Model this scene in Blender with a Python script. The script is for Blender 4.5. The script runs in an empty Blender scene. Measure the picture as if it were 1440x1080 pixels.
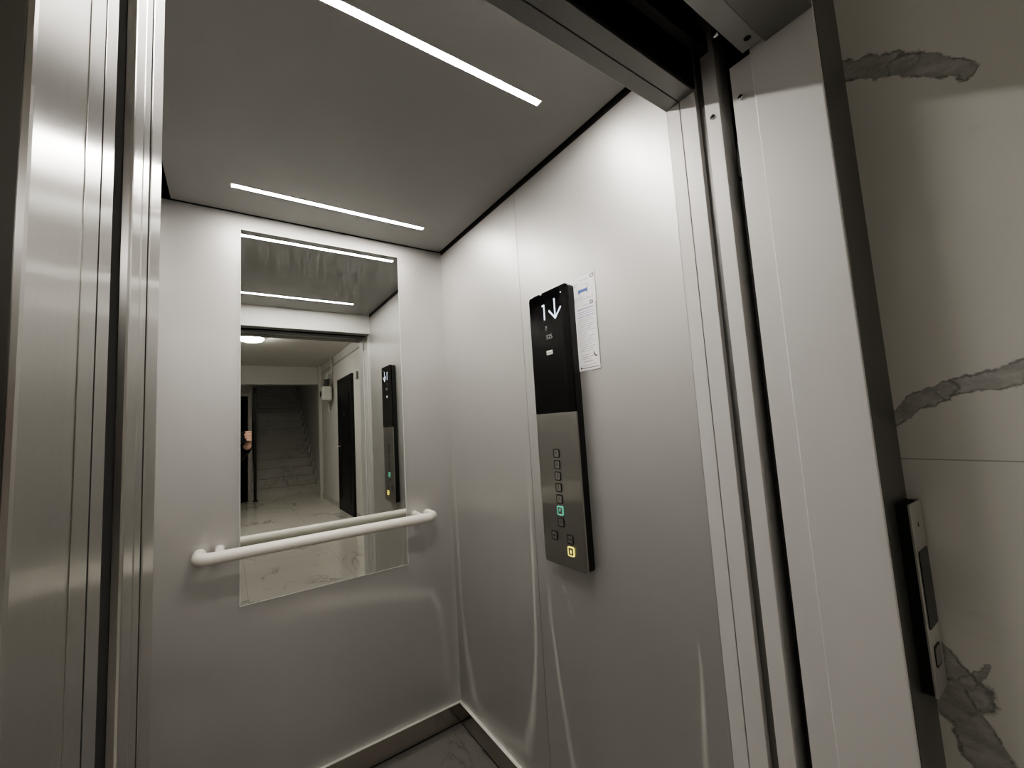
import bpy, bmesh, math, random
from mathutils import Vector, Matrix
random.seed(7)
C = bpy.context.scene.collection
PI = math.pi

# ------------------------------------------------------------------ materials
def new_mat(name):
    m = bpy.data.materials.new(name); m.use_nodes = True
    nt = m.node_tree; b = nt.nodes['Principled BSDF']
    return m, nt, b
def N(nt, typ, **kw):
    n = nt.nodes.new(typ)
    for k, v in kw.items(): setattr(n, k, v)
    return n
def L(nt, a, b): nt.links.new(a, b)
def math_n(nt, op, a, b=None, c=None, clamp=False):
    n = N(nt, 'ShaderNodeMath', operation=op); n.use_clamp = clamp
    for i, v in enumerate((a, b, c)):
        if v is None: continue
        if isinstance(v, (int, float)): n.inputs[i].default_value = v
        else: L(nt, v, n.inputs[i])
    return n.outputs[0]
def ramp(nt, fac, stops):
    r = N(nt, 'ShaderNodeValToRGB'); L(nt, fac, r.inputs[0])
    e = r.color_ramp.elements
    while len(e) < len(stops): e.new(.5)
    for el, (p, c) in zip(e, stops):
        el.position = p; el.color = (c[0], c[1], c[2], 1) if not isinstance(c, (int, float)) else (c, c, c, 1)
    return r.outputs[0]
def pos(nt): return N(nt, 'ShaderNodeNewGeometry').outputs['Position']
def noise(nt, vec, scale, detail=4, rough=.55, dist=0):
    n = N(nt, 'ShaderNodeTexNoise'); n.inputs['Scale'].default_value = scale
    n.inputs['Detail'].default_value = detail; n.inputs['Roughness'].default_value = rough
    n.inputs['Distortion'].default_value = dist
    L(nt, vec, n.inputs['Vector']); return n
def mapping(nt, vec, scale=(1,1,1), rot=(0,0,0), loc=(0,0,0)):
    m = N(nt, 'ShaderNodeMapping'); m.inputs['Scale'].default_value = scale
    m.inputs['Rotation'].default_value = rot; m.inputs['Location'].default_value = loc
    L(nt, vec, m.inputs['Vector']); return m.outputs[0]
def mixc(nt, fac, a, b):
    n = N(nt, 'ShaderNodeMix', data_type='RGBA')
    if isinstance(fac, (int, float)): n.inputs[0].default_value = fac
    else: L(nt, fac, n.inputs[0])
    for i, v in ((6, a), (7, b)):
        if isinstance(v, tuple): n.inputs[i].default_value = (v[0], v[1], v[2], 1)
        else: L(nt, v, n.inputs[i])
    return n.outputs[2]

def plain(name, col, rough=.5, metal=0.0, emit=None, es=0, var=.06, vscale=9, spec=None, bump=0):
    m, nt, b = new_mat(name)
    n = noise(nt, pos(nt), vscale, 4)
    lo = tuple(c * (1 - var) for c in col); hi = tuple(min(1, c * (1 + var)) for c in col)
    L(nt, ramp(nt, n.outputs['Fac'], [(.3, lo), (.7, hi)]), b.inputs['Base Color'])
    b.inputs['Roughness'].default_value = rough; b.inputs['Metallic'].default_value = metal
    if spec is not None: b.inputs['Specular IOR Level'].default_value = spec
    if emit:
        b.inputs['Emission Color'].default_value = (*emit, 1); b.inputs['Emission Strength'].default_value = es
    if bump:
        bp = N(nt, 'ShaderNodeBump'); bp.inputs['Strength'].default_value = bump; bp.inputs['Distance'].default_value = .002
        n2 = noise(nt, pos(nt), 220, 3); L(nt, n2.outputs['Fac'], bp.inputs['Height']); L(nt, bp.outputs[0], b.inputs['Normal'])
    return m

def sheet_metal(name, col, rough, metal, streaks=None, ax=1):
    """satin painted / stainless cabin sheet with optional pale streaks"""
    m, nt, b = new_mat(name)
    p = pos(nt)
    n1 = noise(nt, mapping(nt, p, (1.2, 1.2, .5)), 2.2, 4)
    lo = tuple(c * .97 for c in col); hi = tuple(c * 1.03 for c in col)
    L(nt, ramp(nt, n1.outputs['Fac'], [(.3, lo), (.7, hi)]), b.inputs['Base Color'])
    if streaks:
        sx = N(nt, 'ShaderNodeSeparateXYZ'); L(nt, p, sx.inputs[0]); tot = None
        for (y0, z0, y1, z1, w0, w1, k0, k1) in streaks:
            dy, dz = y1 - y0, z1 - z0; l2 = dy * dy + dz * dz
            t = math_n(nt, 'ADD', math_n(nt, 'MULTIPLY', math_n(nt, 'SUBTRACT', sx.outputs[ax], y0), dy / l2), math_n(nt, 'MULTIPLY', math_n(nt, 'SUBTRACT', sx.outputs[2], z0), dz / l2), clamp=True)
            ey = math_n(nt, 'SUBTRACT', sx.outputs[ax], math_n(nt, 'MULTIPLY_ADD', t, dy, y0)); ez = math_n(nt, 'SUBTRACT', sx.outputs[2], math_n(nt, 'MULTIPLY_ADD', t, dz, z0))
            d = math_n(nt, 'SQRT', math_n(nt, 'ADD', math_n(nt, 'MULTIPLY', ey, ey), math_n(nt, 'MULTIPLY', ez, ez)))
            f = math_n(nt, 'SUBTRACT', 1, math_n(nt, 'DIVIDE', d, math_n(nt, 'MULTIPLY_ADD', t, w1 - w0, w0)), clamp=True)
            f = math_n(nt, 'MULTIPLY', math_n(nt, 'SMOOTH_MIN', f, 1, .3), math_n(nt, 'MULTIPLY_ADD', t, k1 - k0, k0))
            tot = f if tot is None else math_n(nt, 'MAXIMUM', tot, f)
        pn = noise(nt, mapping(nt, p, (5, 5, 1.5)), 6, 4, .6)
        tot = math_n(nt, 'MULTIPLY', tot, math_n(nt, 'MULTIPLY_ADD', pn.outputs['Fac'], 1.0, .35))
        streak = N(nt, 'ShaderNodeBsdfDiffuse'); streak.inputs[0].default_value = (.80, .78, .74, 1)  # pale diffuse tone mixed in along the listed segments
        mx = N(nt, 'ShaderNodeMixShader'); L(nt, tot, mx.inputs[0]); L(nt, b.outputs[0], mx.inputs[1]); L(nt, streak.outputs[0], mx.inputs[2])
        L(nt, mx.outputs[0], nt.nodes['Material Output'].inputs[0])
    n2 = noise(nt, mapping(nt, p, (6, 6, .8)), 2.0, 5, .6)
    rr = math_n(nt, 'MULTIPLY_ADD', n2.outputs['Fac'], .12, rough - .06)
    L(nt, rr, b.inputs['Roughness'])
    b.inputs['Metallic'].default_value = metal
    bp = N(nt, 'ShaderNodeBump'); bp.inputs['Strength'].default_value = .04; bp.inputs['Distance'].default_value = .0008
    n3 = noise(nt, p, 320, 2); L(nt, n3.outputs['Fac'], bp.inputs['Height']); L(nt, bp.outputs[0], b.inputs['Normal'])
    return m

def brushed(name, col, rough=.3, aniso=.0):
    m, nt, b = new_mat(name)
    p = pos(nt)
    n = noise(nt, mapping(nt, p, (260, 260, 1.5)), 1.0, 3)
    L(nt, ramp(nt, n.outputs['Fac'], [(.3, tuple(c*.98 for c in col)), (.7, tuple(c*1.02 for c in col))]), b.inputs['Base Color'])
    L(nt, math_n(nt, 'MULTIPLY_ADD', n.outputs['Fac'], .03, rough - .015), b.inputs['Roughness'])
    b.inputs['Metallic'].default_value = 1.0
    b.inputs['Anisotropic'].default_value = aniso
    if aniso:
        t = N(nt, 'ShaderNodeVectorMath', operation='CROSS_PRODUCT'); t.inputs[1].default_value = (0, 0, 1)
        L(nt, N(nt, 'ShaderNodeNewGeometry').outputs['Normal'], t.inputs[0]); L(nt, t.outputs[0], b.inputs['Tangent'])
    return m

def marble(name, base, vein, scale=1.0, rough=.22, spec_veins=None, tile=None, dens=.5):
    m, nt, b = new_mat(name)
    p = pos(nt)
    cloud = noise(nt, p, 1.6 * scale, 4)
    col = ramp(nt, cloud.outputs['Fac'], [(.3, tuple(c * .93 for c in base)), (.7, base)])
    wv = noise(nt, mapping(nt, p, (1, .55, 1.3), (.3, .2, .5)), 1.5 * scale, 6, .62, 1.3)
    ridge = math_n(nt, 'ABSOLUTE', math_n(nt, 'SUBTRACT', wv.outputs['Fac'], .5))
    line = math_n(nt, 'SUBTRACT', 1, math_n(nt, 'DIVIDE', ridge, .012, clamp=True), clamp=True)
    gate = noise(nt, p, 1.1 * scale, 2)
    g = math_n(nt, 'MULTIPLY', math_n(nt, 'SUBTRACT', gate.outputs['Fac'], dens), 6, clamp=True)
    f = math_n(nt, 'MULTIPLY', math_n(nt, 'MULTIPLY', line, g), .85)
    col = mixc(nt, f, col, vein)
    soft = math_n(nt, 'SUBTRACT', 1, math_n(nt, 'DIVIDE', ridge, .05, clamp=True), clamp=True)
    col = mixc(nt, math_n(nt, 'MULTIPLY', math_n(nt, 'MULTIPLY', soft, g), .3), col, vein)
    if spec_veins:
        wob = noise(nt, p, 16, 5, .65)
        sx = N(nt, 'ShaderNodeSeparateXYZ'); L(nt, p, sx.inputs[0])
        wc = N(nt, 'ShaderNodeSeparateColor'); L(nt, wob.outputs['Color'], wc.inputs[0])
        Y = math_n(nt, 'ADD', sx.outputs[1], math_n(nt, 'MULTIPLY', math_n(nt, 'SUBTRACT', wc.outputs[0], .5), .05))
        Z = math_n(nt, 'ADD', sx.outputs[2], math_n(nt, 'MULTIPLY', math_n(nt, 'SUBTRACT', wc.outputs[1], .5), .05))
        fill = None; edge = None
        for (y0, z0, y1, z1, w0, w1) in spec_veins:
            dy, dz = y1 - y0, z1 - z0; l2 = dy * dy + dz * dz
            t = math_n(nt, 'ADD', math_n(nt, 'MULTIPLY', math_n(nt, 'SUBTRACT', Y, y0), dy / l2),
                       math_n(nt, 'MULTIPLY', math_n(nt, 'SUBTRACT', Z, z0), dz / l2), clamp=True)
            ey = math_n(nt, 'SUBTRACT', Y, math_n(nt, 'MULTIPLY_ADD', t, dy, y0))
            ez = math_n(nt, 'SUBTRACT', Z, math_n(nt, 'MULTIPLY_ADD', t, dz, z0))
            d = math_n(nt, 'SQRT', math_n(nt, 'ADD', math_n(nt, 'MULTIPLY', ey, ey), math_n(nt, 'MULTIPLY', ez, ez)))
            w = math_n(nt, 'MULTIPLY_ADD', t, w1 - w0, w0)
            q = math_n(nt, 'DIVIDE', d, w)
            fl = math_n(nt, 'MULTIPLY', math_n(nt, 'SUBTRACT', 1.05, q), 8, clamp=True)
            ed = math_n(nt, 'SUBTRACT', 1, math_n(nt, 'MULTIPLY', math_n(nt, 'ABSOLUTE', math_n(nt, 'SUBTRACT', q, .95)), 5), clamp=True)
            fill = fl if fill is None else math_n(nt, 'MAXIMUM', fill, fl)
            edge = ed if edge is None else math_n(nt, 'MAXIMUM', edge, ed)
        tex = noise(nt, mapping(nt, p, (1, 1, 2.2)), 22, 5, .7)
        fcol = ramp(nt, tex.outputs['Fac'], [(.35, tuple(c * .9 for c in vein)), (.7, tuple(b0 * .55 + v * .4 for b0, v in zip(base, vein)))])
        col = mixc(nt, math_n(nt, 'MULTIPLY', fill, .8), col, fcol)
        gate2 = math_n(nt, 'MULTIPLY', math_n(nt, 'SUBTRACT', tex.outputs['Fac'], .42), 8, clamp=True)
        col = mixc(nt, math_n(nt, 'MULTIPLY', math_n(nt, 'MULTIPLY', edge, gate2), .75), col, tuple(c * .45 for c in vein))
    if tile:
        sx = N(nt, 'ShaderNodeSeparateXYZ'); L(nt, p, sx.inputs[0])
        jm = None
        for ax, per, off, wd in tile:
            q = math_n(nt, 'ABSOLUTE', math_n(nt, 'SUBTRACT', math_n(nt, 'FRACT', math_n(nt, 'DIVIDE', math_n(nt, 'SUBTRACT', sx.outputs[ax], off - per * .5), per)), .5))
            j = math_n(nt, 'LESS_THAN', q, wd / per)
            jm = j if jm is None else math_n(nt, 'MAXIMUM', jm, j)
        col = mixc(nt, math_n(nt, 'MULTIPLY', jm, .5), col, tuple(c * .5 for c in vein))
    L(nt, col, b.inputs['Base Color'])
    b.inputs['Roughness'].default_value = rough
    return m

def mirror_mat():
    m, nt, b = new_mat('mirror_silver')
    p = pos(nt)
    b.inputs['Base Color'].default_value = (.80, .82, .79, 1)
    b.inputs['Metallic'].default_value = 1; b.inputs['Roughness'].default_value = 0.0
    # dried vertical wipe film on the upper part of the glass
    st = noise(nt, mapping(nt, p, (30, 1, 4)), 2.0, 6, .7)
    sx = N(nt, 'ShaderNodeSeparateXYZ'); L(nt, p, sx.inputs[0])
    hi = math_n(nt, 'MULTIPLY', math_n(nt, 'SUBTRACT', sx.outputs[2], 1.72), 5, clamp=True)
    f = math_n(nt, 'MULTIPLY', math_n(nt, 'MULTIPLY', math_n(nt, 'SUBTRACT', st.outputs['Fac'], .45), 2.0, clamp=True), math_n(nt, 'MULTIPLY_ADD', hi, .075, .008))
    d = N(nt, 'ShaderNodeBsdfDiffuse'); d.inputs[0].default_value = (.75, .76, .75, 1)
    mx = N(nt, 'ShaderNodeMixShader'); L(nt, f, mx.inputs[0]); L(nt, b.outputs[0], mx.inputs[1]); L(nt, d.outputs[0], mx.inputs[2])
    L(nt, mx.outputs[0], nt.nodes['Material Output'].inputs[0])
    return m

M = {}
M['wall'] = sheet_metal('cabin_sheet', (.528, .521, .508), .46, .68)
M['wall_b'] = sheet_metal('cabin_sheet_back', (.528, .521, .508), .46, .68, ax=0, streaks=[  # pale bands paint reflected light into the lower sheet
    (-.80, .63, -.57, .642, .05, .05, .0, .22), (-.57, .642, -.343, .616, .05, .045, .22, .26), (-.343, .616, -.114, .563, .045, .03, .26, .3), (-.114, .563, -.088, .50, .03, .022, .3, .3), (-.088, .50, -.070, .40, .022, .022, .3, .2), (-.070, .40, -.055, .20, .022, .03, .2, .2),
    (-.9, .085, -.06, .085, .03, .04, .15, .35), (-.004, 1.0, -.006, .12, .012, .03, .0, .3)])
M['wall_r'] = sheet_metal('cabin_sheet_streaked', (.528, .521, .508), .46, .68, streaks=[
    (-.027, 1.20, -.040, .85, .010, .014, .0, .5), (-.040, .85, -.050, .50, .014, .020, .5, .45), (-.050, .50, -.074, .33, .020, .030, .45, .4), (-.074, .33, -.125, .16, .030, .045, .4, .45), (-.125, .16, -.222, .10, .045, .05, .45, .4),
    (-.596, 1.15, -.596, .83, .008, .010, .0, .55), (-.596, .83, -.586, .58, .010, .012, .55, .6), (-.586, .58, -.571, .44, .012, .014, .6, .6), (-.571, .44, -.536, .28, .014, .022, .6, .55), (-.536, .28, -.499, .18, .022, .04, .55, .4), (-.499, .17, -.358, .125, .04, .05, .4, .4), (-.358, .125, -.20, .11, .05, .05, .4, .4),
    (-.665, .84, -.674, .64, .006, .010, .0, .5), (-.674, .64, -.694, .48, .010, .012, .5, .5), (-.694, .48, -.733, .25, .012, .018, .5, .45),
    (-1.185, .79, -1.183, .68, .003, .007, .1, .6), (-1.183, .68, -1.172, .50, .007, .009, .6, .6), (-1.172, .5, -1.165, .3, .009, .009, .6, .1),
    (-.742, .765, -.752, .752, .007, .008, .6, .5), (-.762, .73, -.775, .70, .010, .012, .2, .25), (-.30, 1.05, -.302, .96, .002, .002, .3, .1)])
M['jamb'] = sheet_metal('jamb_sheet', (.62, .61, .60), .47, .15)
M['steel'] = brushed('brushed_stainless', (.68, .67, .655), .29, .92)
M['face'] = sheet_metal('frame_face_shaded', (.20, .197, .185), .38, .8)  # jamb sheet darkened: shade of the unlit front faces put into colour
M['header'] = sheet_metal('header_sheet_shaded', (.23, .228, .222), .42, .6)  # darker jamb sheet, paints in the shade of soffits and groove
M['steel_dark'] = brushed('brushed_stainless_dark', (.42, .41, .39), .24)
M['panel_steel'] = brushed('panel_stainless', (.50, .495, .475), .32, .9)
M['skirt'] = brushed('polished_stainless', (.55, .52, .48), .16)
M['lit_strip'] = plain('skirting_top_lit', (.72, .70, .66), .45, .1)  # pale colour stands in for light on the skirting top
M['ceil'] = plain('ceiling_panel_paint', (.28, .276, .268), .55, .2, var=.02, spec=.3)
M['black'] = plain('black_void', (.006, .006, .006), .7)
M['black_metal'] = plain('black_metal', (.018, .018, .018), .45)
M['dark_matte'] = plain('matte_dark', (.05, .049, .048), .95, spec=.0)
M['galv'] = plain('galvanised_strip', (.34, .34, .335), .5, .6)
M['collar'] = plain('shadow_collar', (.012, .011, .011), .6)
M['led'] = plain('led_diffuser', (.9, .88, .85), .4, emit=(1, .95, .885), es=110)
M['led_rim'] = plain('led_rim', (.6, .6, .6), .4, .5)
M['mirror'] = mirror_mat()
M['glass_edge'] = plain('mirror_ground_edge', (.85, .88, .84), .25)
M['rail'] = plain('cream_rail', (.74, .71, .64), .33, 0, var=.02)
M['blackglass'] = plain('black_gloss', (.003, .003, .0035), .06, spec=.25)
M['blackside'] = plain('black_side', (.008, .008, .008), .5)
M['disp'] = plain('display_white', (.6, .65, .75), .4, emit=(.72, .82, 1), es=.55)
M['dim'] = plain('dim_print', (.25, .25, .24), .5, emit=(.8, .8, .75), es=.05)
M['btn'] = brushed('button_face', (.46, .45, .43), .34)
M['btn_ring'] = plain('button_ring', (.015, .015, .015), .4)
M['glyph'] = plain('button_glyph', (.03, .03, .03), .5)
M['ring_green'] = plain('ring_green', (.1, .5, .35), .4, emit=(.12, .75, .48), es=.22)
M['ring_yellow'] = plain('ring_yellow', (.9, .8, .2), .4, emit=(1, .82, .12), es=.62)
M['paper'] = plain('paper', (.86, .85, .87), .6, var=.01)
M['ink'] = plain('ink', (.22, .22, .27), .6)
M['ink_blue'] = plain('ink_blue', (.10, .16, .42), .6)
M['ink_dark'] = plain('ink_dark', (.03, .03, .05), .6)
M['label'] = plain('sticker', (.8, .78, .7), .5)
M['floor_cab'] = marble('cabin_floor_stone', (.15, .143, .132), (.05, .048, .045), 2.2, .25)
M['marble'] = marble('pier_marble', (.74, .735, .705), (.25, .25, .24), 1.6, .28,
    spec_veins=[(-1.50, 1.225, -1.60, 1.278, .011, .014), (-1.60, 1.278, -1.70, 1.303, .014, .016), (-1.70, 1.303, -1.86, 1.42, .016, .022),
                (-1.52, 1.905, -1.61, 1.845, .018, .020), (-1.61, 1.845, -1.675, 1.782, .020, .014),
                (-1.535, .85, -1.575, .80, .022, .030), (-1.55, .80, -1.60, .66, .020, .030), (-1.575, .82, -1.60, .855, .012, .004)],
    tile=[(2, 1.2, 1.166, .0011)], dens=.6)
M['marble_floor'] = marble('hall_floor_marble', (.82, .79, .73), (.12, .115, .11), 1.3, .10, tile=[(0, .8, .1, .0012), (1, 1.2, -2.2, .0012)], dens=.5)
M['marble_stair'] = marble('stair_marble', (.58, .565, .53), (.26, .255, .245), 1.6, .25, dens=.5)
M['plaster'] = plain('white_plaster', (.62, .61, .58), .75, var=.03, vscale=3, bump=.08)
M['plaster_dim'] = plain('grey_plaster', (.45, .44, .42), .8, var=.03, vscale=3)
M['doorblack'] = plain('apartment_door_black', (.008, .008, .009), .45)
M['chrome'] = plain('chrome', (.8, .8, .8), .12, 1.0, var=.01)
M['satin'] = plain('satin_nickel', (.75, .74, .72), .35, .6)
M['white_frame'] = plain('white_frame', (.68, .67, .64), .5)
M['lamp'] = plain('hall_lamp_glass', (.9, .9, .88), .3, emit=(1, .95, .88), es=52)
M['meter'] = plain('meter_white', (.6, .6, .57), .4)
M['meter_dark'] = plain('meter_dark', (.05, .05, .05), .4)
M['skin'] = plain('skin', (.74, .45, .35), .5, var=.05, vscale=40)
M['hair'] = plain('dark_hair', (.02, .015, .012), .6, var=.3, vscale=80)
M['coat'] = plain('black_cloth', (.012, .012, .014), .85, bump=.2)
M['trouser'] = plain('dark_cloth', (.02, .021, .026), .85, bump=.2)
M['shoe'] = plain('shoe_leather', (.015, .013, .012), .4)
M['phone'] = plain('phone_body', (.03, .03, .035), .3, .3)
M['lens'] = plain('lens_glass', (.01, .01, .015), .05)
M['eye'] = plain('eye_white', (.8, .78, .75), .2)
M['iris'] = plain('iris_brown', (.03, .018, .01), .2)

# ------------------------------------------------------------------ mesh helpers
def bx(bm, x0, x1, y0, y1, z0, z1, bev=0):
    r = bmesh.ops.create_cube(bm, size=1)
    for v in r['verts']:
        v.co = Vector(((x0 + x1) / 2 + v.co.x * (x1 - x0), (y0 + y1) / 2 + v.co.y * (y1 - y0), (z0 + z1) / 2 + v.co.z * (z1 - z0)))
    if bev:
        es = {e for v in r['verts'] for e in v.link_edges}
        bmesh.ops.bevel(bm, geom=list(es), offset=bev, segments=2, affect='EDGES', profile=.5)
def box(*a, **k):
    bm = bmesh.new(); bx(bm, *a, **k); return bm
def boxes(*lst, bev=0):
    bm = bmesh.new()
    for a in lst: bx(bm, *a, bev=bev)
    return bm
def frame(o, right, up):
    r = Vector(right).normalized(); u = Vector(up).normalized(); n = r.cross(u)
    m = Matrix((r, u, n)).transposed().to_4x4(); m.translation = Vector(o); return m
def prism(bm, pts, d, fr, bev=0):
    """polygon pts (2d, ccw) extruded from n=0 to n=d in the frame"""
    vs = [bm.verts.new(fr @ Vector((x, y, 0))) for x, y in pts]
    f = bm.faces.new(vs)
    r = bmesh.ops.extrude_face_region(bm, geom=[f])
    top = [g for g in r['geom'] if isinstance(g, bmesh.types.BMVert)]
    nn = (fr.to_3x3() @ Vector((0, 0, 1))) * d
    for v in top: v.co += nn
    if bev:
        tf = [g for g in r['geom'] if isinstance(g, bmesh.types.BMFace)]
        es = [e for fc in tf for e in fc.edges]
        bmesh.ops.bevel(bm, geom=es, offset=bev, segments=2, affect='EDGES', profile=.5)
    bmesh.ops.recalc_face_normals(bm, faces=bm.faces)
def rrect(w, h, r, cx=0, cy=0, seg=5):
    pts = []
    for sx, sy, a0 in ((1, 1, 0), (-1, 1, PI / 2), (-1, -1, PI), (1, -1, 1.5 * PI)):
        for i in range(seg + 1):
            a = a0 + i * PI / 2 / seg
            pts.append((cx + sx * (w / 2 - r) + r * math.cos(a), cy + sy * (h / 2 - r) + r * math.sin(a)))
    return pts
def ring(bm, w, h, r, t, d, fr, cx=0, cy=0):
    a = rrect(w, h, r, cx, cy); b = rrect(w - 2 * t, h - 2 * t, max(r - t, .0004), cx, cy); n = len(a)
    V = [[bm.verts.new(fr @ Vector((x, y, z))) for x, y in P] for P, z in ((a, 0), (a, d), (b, d), (b, 0))]
    for k in range(4):
        for i in range(n):
            j = (i + 1) % n
            bm.faces.new((V[k][i], V[k][j], V[(k + 1) % 4][j], V[(k + 1) % 4][i]))
    bmesh.ops.recalc_face_normals(bm, faces=bm.faces)
def tube(bm, pts, r, seg=16, caps=True):
    pts = [Vector(p) for p in pts]; rings = []
    rs = r if isinstance(r, (list, tuple)) else [r] * len(pts)
    up = None
    for i, p in enumerate(pts):
        t = ((pts[i + 1] - p).normalized() if i < len(pts) - 1 else Vector((0, 0, 0))) + ((p - pts[i - 1]).normalized() if i else Vector((0, 0, 0)))
        t.normalize()
        if up is None: up = t.orthogonal().normalized()
        up = (up - t * up.dot(t)).normalized(); s = t.cross(up)
        rings.append([bm.verts.new(p + (up * math.cos(2 * PI * k / seg) + s * math.sin(2 * PI * k / seg)) * rs[i]) for k in range(seg)])
    for a, b in zip(rings, rings[1:]):
        for k in range(seg):
            bm.faces.new((a[k], a[(k + 1) % seg], b[(k + 1) % seg], b[k]))
    if caps:
        bm.faces.new(list(reversed(rings[0]))); bm.faces.new(rings[-1])
    bmesh.ops.recalc_face_normals(bm, faces=bm.faces)
def cyl(bm, p0, p1, r, seg=24): tube(bm, [p0, p1], r, seg)
def ball(bm, c, r, sc=(1, 1, 1), seg=20):
    q = bmesh.ops.create_uvsphere(bm, u_segments=seg, v_segments=seg // 2, radius=1)
    for v in q['verts']: v.co = Vector((c[0] + v.co.x * r * sc[0], c[1] + v.co.y * r * sc[1], c[2] + v.co.z * r * sc[2]))
def lathe(bm, prof, c, seg=40):
    """profile (r, z) about a vertical axis at c"""
    rings = [[bm.verts.new((c[0] + r * math.cos(2 * PI * k / seg), c[1] + r * math.sin(2 * PI * k / seg), c[2] + z)) for k in range(seg)] for r, z in prof]
    for a, b in zip(rings, rings[1:]):
        for k in range(seg): bm.faces.new((a[k], a[(k + 1) % seg], b[(k + 1) % seg], b[k]))
    bm.faces.new(rings[0]); bm.faces.new(rings[-1])
    bmesh.ops.recalc_face_normals(bm, faces=bm.faces)
def text(bm, s, size, fr, ext=.0003):
    cu = bpy.data.curves.new('t', 'FONT'); cu.body = s; cu.size = size; cu.extrude = ext
    cu.align_x = 'CENTER'; cu.align_y = 'CENTER'
    o = bpy.data.objects.new('t', cu); C.objects.link(o)
    dg = bpy.context.evaluated_depsgraph_get()
    me = bpy.data.meshes.new_from_object(o.evaluated_get(dg))
    me.transform(fr); bm.from_mesh(me)
    bpy.data.objects.remove(o); bpy.data.curves.remove(cu); bpy.data.meshes.remove(me)

wpos = {}
def obj(name, bm, mat, parent=None, smooth=False, origin=None):
    me = bpy.data.meshes.new(name)
    if parent is not None: org = wpos[parent]
    elif origin is not None: org = Vector(origin)
    else:
        xs = [v.co for v in bm.verts]
        mn = [min(v[i] for v in xs) for i in range(3)]; mx = [max(v[i] for v in xs) for i in range(3)]
        org = Vector(((mn[0] + mx[0]) / 2, (mn[1] + mx[1]) / 2, mn[2]))
    bmesh.ops.translate(bm, verts=bm.verts, vec=-org)
    bm.to_mesh(me); bm.free(); me.materials.append(M[mat])
    if smooth:
        for p in me.polygons: p.use_smooth = True
    o = bpy.data.objects.new(name, me); C.objects.link(o)
    if parent is None: o.location = org
    else: o.parent = parent
    wpos[o] = org
    return o
def smooth_by_angle(o, ang=40):
    me = o.data
    for p in me.polygons: p.use_smooth = True
    b = bmesh.new(); b.from_mesh(me)
    for e in b.edges:
        if len(e.link_faces) == 2 and e.calc_face_angle(0) > math.radians(ang): e.smooth = False
    b.to_mesh(me); b.free()
def thing(name, label, cat, loc, group=None):
    o = bpy.data.objects.new(name, None); o.empty_display_size = .05
    C.objects.link(o); o.location = loc; wpos[o] = Vector(loc)
    return tag(o, label, cat, group)
def tag(o, label, cat, group=None):
    o['label'] = label; o['category'] = cat
    if group: o['group'] = group
    return o
def struct(name, bm, mat, parent=None):
    o = obj(name, bm, mat, parent)
    if parent is None: o['kind'] = 'structure'
    return o

# ------------------------------------------------------------------ main numbers
H = 2.10            # cabin lining / ceiling panel height
XL = -.905          # left side of the clear opening
XW = -1.035         # left cabin wall
YF = -1.53          # hall side of the landing frame
XM = .12            # marble pier beside the landing door
XH = .765           # right wall of the hall
HC = 2.68           # hall ceiling

# ------------------------------------------------------------------ cabin shell
struct('floor', box(XW - .02, .02, -1.35, .02, -.05, 0), 'floor_cab')
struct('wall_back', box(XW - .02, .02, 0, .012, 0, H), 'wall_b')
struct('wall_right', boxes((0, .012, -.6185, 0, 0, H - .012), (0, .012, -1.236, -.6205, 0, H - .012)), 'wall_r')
struct('wall_left', boxes((XW - .012, XW, -1.236, 0, 0, H)), 'wall')
struct('ceiling', box(XW + .03, -.012, -1.232, -.012, H, H + .03), 'ceil')
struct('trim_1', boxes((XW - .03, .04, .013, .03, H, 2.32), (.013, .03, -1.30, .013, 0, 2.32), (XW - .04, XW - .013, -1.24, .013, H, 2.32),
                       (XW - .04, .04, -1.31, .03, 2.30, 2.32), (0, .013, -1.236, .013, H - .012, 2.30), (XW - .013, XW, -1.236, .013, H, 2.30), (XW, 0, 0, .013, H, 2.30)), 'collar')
# skirting with a thin ledge on top, coloured pale as if lit, and a dark joint at the floor
struct('baseboard_back', boxes((XW, 0, -.012, 0, .008, .083), bev=.0015), 'skirt')
struct('baseboard_right', boxes((-.012, 0, -1.236, -.0121, .008, .083), bev=.0015), 'skirt')
struct('baseboard_left', boxes((XW, XW + .012, -1.17, -.0121, .008, .083), bev=.0015), 'skirt')
bb = bpy.data.objects['baseboard_back']; br = bpy.data.objects['baseboard_right']
obj('skirting_top_lit', boxes((XW, 0, -.0125, 0, .0825, .0842), bev=.0006), 'lit_strip', bb)
obj('skirting_top_lit', boxes((-.0125, 0, -1.236, -.0128, .0825, .0842), bev=.0006), 'lit_strip', br)
struct('trim_2', boxes((XW, 0, -.009, 0, 0, .008), (-.009, 0, -1.236, -.009, 0, .008)), 'dark_matte')

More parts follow.
